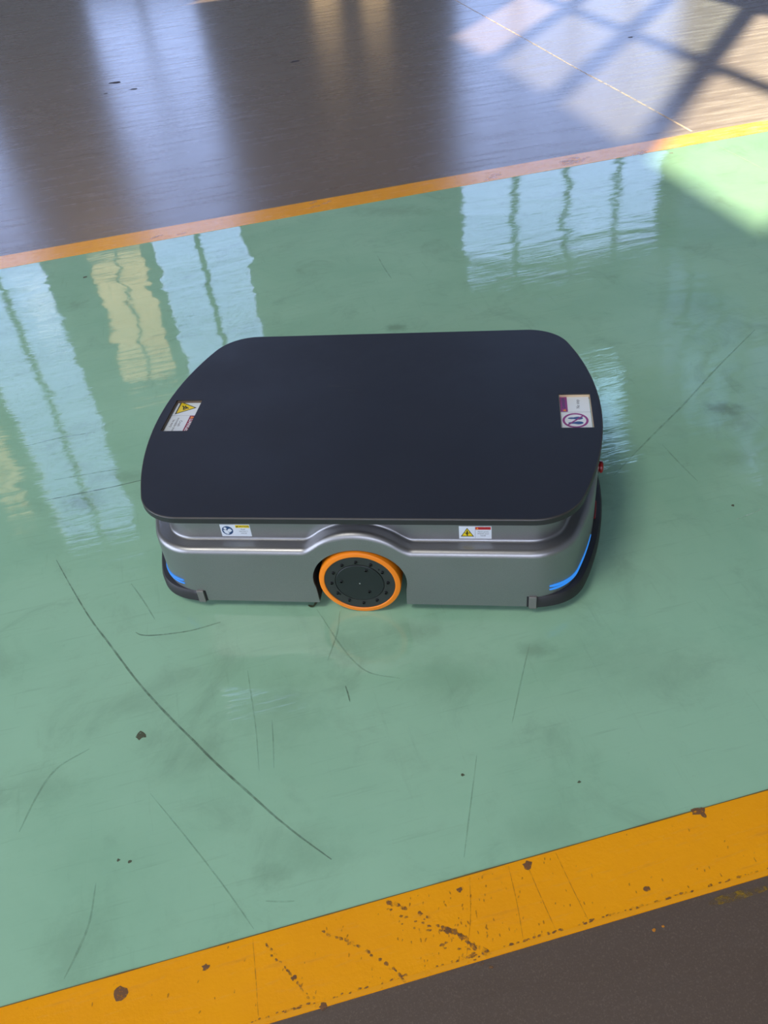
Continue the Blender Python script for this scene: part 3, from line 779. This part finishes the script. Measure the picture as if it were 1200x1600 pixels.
class Sticker:
    def __init__(s, origin, right, up, w, h, label):
        s.o = Vector(origin); s.r = Vector(right); s.u = Vector(up); s.n = s.r.cross(s.u); s.w = w; s.h = h
        b = bmesh.new()
        lo = [b.verts.new(s.p(x, y, 0)) for x, y in rect(-w / 2, w / 2, -h / 2, h / 2)]
        hi = [b.verts.new(s.p(x, y, .0004)) for x, y in rect(-w / 2, w / 2, -h / 2, h / 2)]
        b.faces.new(hi); b.faces.new(lo[::-1])
        for i in range(4): b.faces.new((lo[i], lo[(i + 1) % 4], hi[(i + 1) % 4], hi[i]))
        s.ob = obj('sticker', b, M['white'], agv); tag(s.ob, label)
    def p(s, x, y, z): return s.o + s.r * x + s.u * y + s.n * z
    def art(s, name, items):
        """items: (polygon or list of polygons, material key, layer)"""
        b = bmesh.new()
        for polys, mk_, lay in items:
            if polys and isinstance(polys[0][0], (int, float)): polys = [polys]
            for q in polys:
                try:
                    f = b.faces.new([b.verts.new(s.p(x, y, .0004 + .00012 * lay)) for x, y in q]); f.material_index = MI.index(mk_)
                except ValueError: pass
        return obj(name, b, MATS, s.ob)
def shift(polys, dx, dy): return [[(x + dx, y + dy) for x, y in q] for q in polys]
def txt(s, size, x, y, bold=False): return shift(text_polys(s, size, bold), x, y)
FY = -0.335 + .033
X, Y, Z = Vector((1, 0, 0)), Vector((0, 1, 0)), Vector((0, 0, 1))
# left front: read the manual
st = Sticker((-0.238, FY - .0001, 0.1862), X, Z, 0.060, 0.0305, 'white caution sticker with a blue reading pictogram')
st.art('pictogram', [(circ(-.0165, 0, .0112), 'pblu', 1), (circ(-.0205, .0052, .0030), 'white', 2),
    ([(-.0255, .001), (-.0185, .0015), (-.0135, -.0075), (-.0175, -.0098), (-.0225, -.0065)], 'white', 2),
    ([(-.0150, .0035), (-.0105, .0050), (-.0072, -.0005), (-.0130, -.0050), (-.0175, -.0012)], 'white', 2)])
st.art('header_band', [(rect(.0010, .0288, .0070, .0140), 'pyel', 1)])
st.art('lettering', [(txt('CAUTION', .0052, .0172, .0104, True), 'pblk', 2), (tri(.0042, .0104, .0046), 'pblk', 2),
    (txt('Read', .0042, .015, .0032), 'pblk', 1), (txt("operator's", .0042, .015, -.0018), 'pblk', 1), (txt('manual', .0042, .015, -.0068), 'pblk', 1)])
# right front: pinch point
st = Sticker((0.2255, FY - .0001, 0.1856), X, Z, 0.0605, 0.031, 'white warning sticker with a yellow triangle')
st.art('pictogram', [(tri(-.0148, -.0002, .0250), 'pblk', 1), (tri(-.0148, -.0004, .0200), 'pyel', 2),
    (bar(-.0148, -.0075, -.0148, .0050, .0022), 'pblk', 3), (bar(-.0195, -.0012, -.0100, -.0012, .0018), 'pblk', 3), (bar(-.0178, -.0045, -.0140, -.001, .0012), 'pblk', 3)])
st.art('header_band', [(rect(.0005, .0290, .0072, .0140), 'pred', 1), (tri(.0042, .0108, .0044), 'porg', 2), (rect(-.0002, .0002, -.0140, .0140), 'pgry', 1)])
st.art('lettering', [(txt('WARNING', .0046, .0170, .0108, True), 'pmar', 2),
    (txt('Pinch point', .0044, .0148, .0020), 'pblk', 1), (txt('Watch your', .0044, .0148, -.0028), 'pblk', 1), (txt('hands', .0044, .0148, -.0076), 'pblk', 1)])
# plate cut-outs: label under the left one, text running down towards the camera
st = Sticker((-0.4235, 0.0035, 0.24545), -Y, X, 0.140, 0.064, 'danger label with yellow triangle under the left cut-out')
tx, ty = -.0355, -.0022
st.art('pictogram', [(tri(tx, ty, .051), 'pblk', 1), (tri(tx, ty - .0006, .0425), 'pyel', 2),
    (circ(tx + .001, ty - .0035, .0060, .0048, 12), 'pblk', 3), (bar(tx - .008, ty - .012, tx + .003, ty - .002, .003), 'pblk', 3), (bar(tx - .009, ty - .005, tx, ty - .003, .0022), 'pblk', 3), (bar(tx - .002, ty + .001, tx + .004, ty + .005, .0022), 'pblk', 3), (bar(tx + .002, ty - .004, tx + .009, ty - .006, .0022), 'pblk', 3), (circ(tx + .0015, ty - .0035, .0020, .0018, 10), 'pyel', 4)])
st.art('header_band', [(rect(-.0045, .068, .0150, .0305), 'pmar', 1), (tri(.0030, .0225, .0100), 'porg', 2), (rect(-.0056, -.0050, -.031, .031), 'pgry', 1)])
st.art('lettering', [(txt('DANGER', .0130, .0350, .0225, True), 'white', 2),
    (txt('Crush', .0092, .025, -.0002), 'pblk', 1), (txt('moveable area', .0088, .029, -.0084), 'pblk', 1), (txt('be wary', .0088, .025, -.0172), 'pblk', 1)])
# label under the right cut-out, text running up away from the camera
st = Sticker((0.4220, 0.0040, 0.24545), Y, -X, 0.120, 0.062, 'danger label with a crossed-out footprint sign under the right cut-out')
def foot(cy, flip):
    pts = []
    for k in range(24):
        a = 2 * PI * k / 24; x = math.cos(a); yv = math.sin(a)
        w = 1.0 + 0.28 * x - 0.35 * math.exp(-((x + 0.25) / 0.3) ** 2)
        pts.append((cy + yv * .0052 * w, .0004 - x * .0152))
    return pts
fcx = -0.0312
ring = []
for k in range(36):
    a, c = 2 * PI * k / 36, 2 * PI * (k + 1) / 36
    ring.append([(fcx + r * math.cos(q), .0006 + r * math.sin(q)) for r, q in ((.0213, a), (.0213, c), (.0260, c), (.0260, a))])
st.art('pictogram', [(ring, 'ppur', 1), (foot(fcx + .0078, 0), 'pfoot', 1), (foot(fcx - .0088, 0), 'pfoot', 1), (bar(fcx - .0158, .0165, fcx + .0158, -.0153, .0036), 'ppur', 2)])
st.art('header_band', [(rect(.0000, .058, .0140, .0290), 'ppur', 1), (tri(.0055, .0212, .008), 'porg', 2), (rect(-.0018, -.0012, -.031, .031), 'pgry', 1)])
st.art('lettering', [(txt('DANGER', .0095, .032, .0215, True), 'pblu', 2)])
st.art('lettering', [(txt('No step', .0100, .0285, -.0074), 'pblk', 1)])

# ------------------------------------------------------------------ torn strip of tape lying by the wheel
M['leaf'] = plain('olive_strip', srgb(78, 84, 56), 0.5, grain=0.25, gscale=200)
b = bmesh.new(); Pl = smooth_path(LEAF, 4); Lf = []; Rt = []
for i, p in enumerate(Pl):
    t = (Pl[min(i + 1, len(Pl) - 1)] - Pl[max(i - 1, 0)]).normalized(); sN = Vector((-t.y, t.x, 0)); f = i / (len(Pl) - 1)
    w = 0.0016 + 0.0014 * math.sin(f * 9) ** 2; z = 0.0012 + 0.010 * f * f + 0.0015 * math.sin(f * 7) ** 2
    Lf.append(Vector((p.x, p.y, z)) + sN * w); Rt.append(Vector((p.x, p.y, z + .0008)) - sN * w)
loops_surface(b, [[a, c, c + Vector((0, 0, -.0006)), a + Vector((0, 0, -.0006))] for a, c in zip(Lf, Rt)])
bmesh.ops.recalc_face_normals(b, faces=b.faces)
zmin = min(v.co.z for v in b.verts)
for v in b.verts: v.co.z -= zmin - 0.0002
strip = obj('torn_strip', b, M['leaf'], smooth=60)
tag(strip, 'small torn olive strip on the green floor by the orange wheel', 'debris')
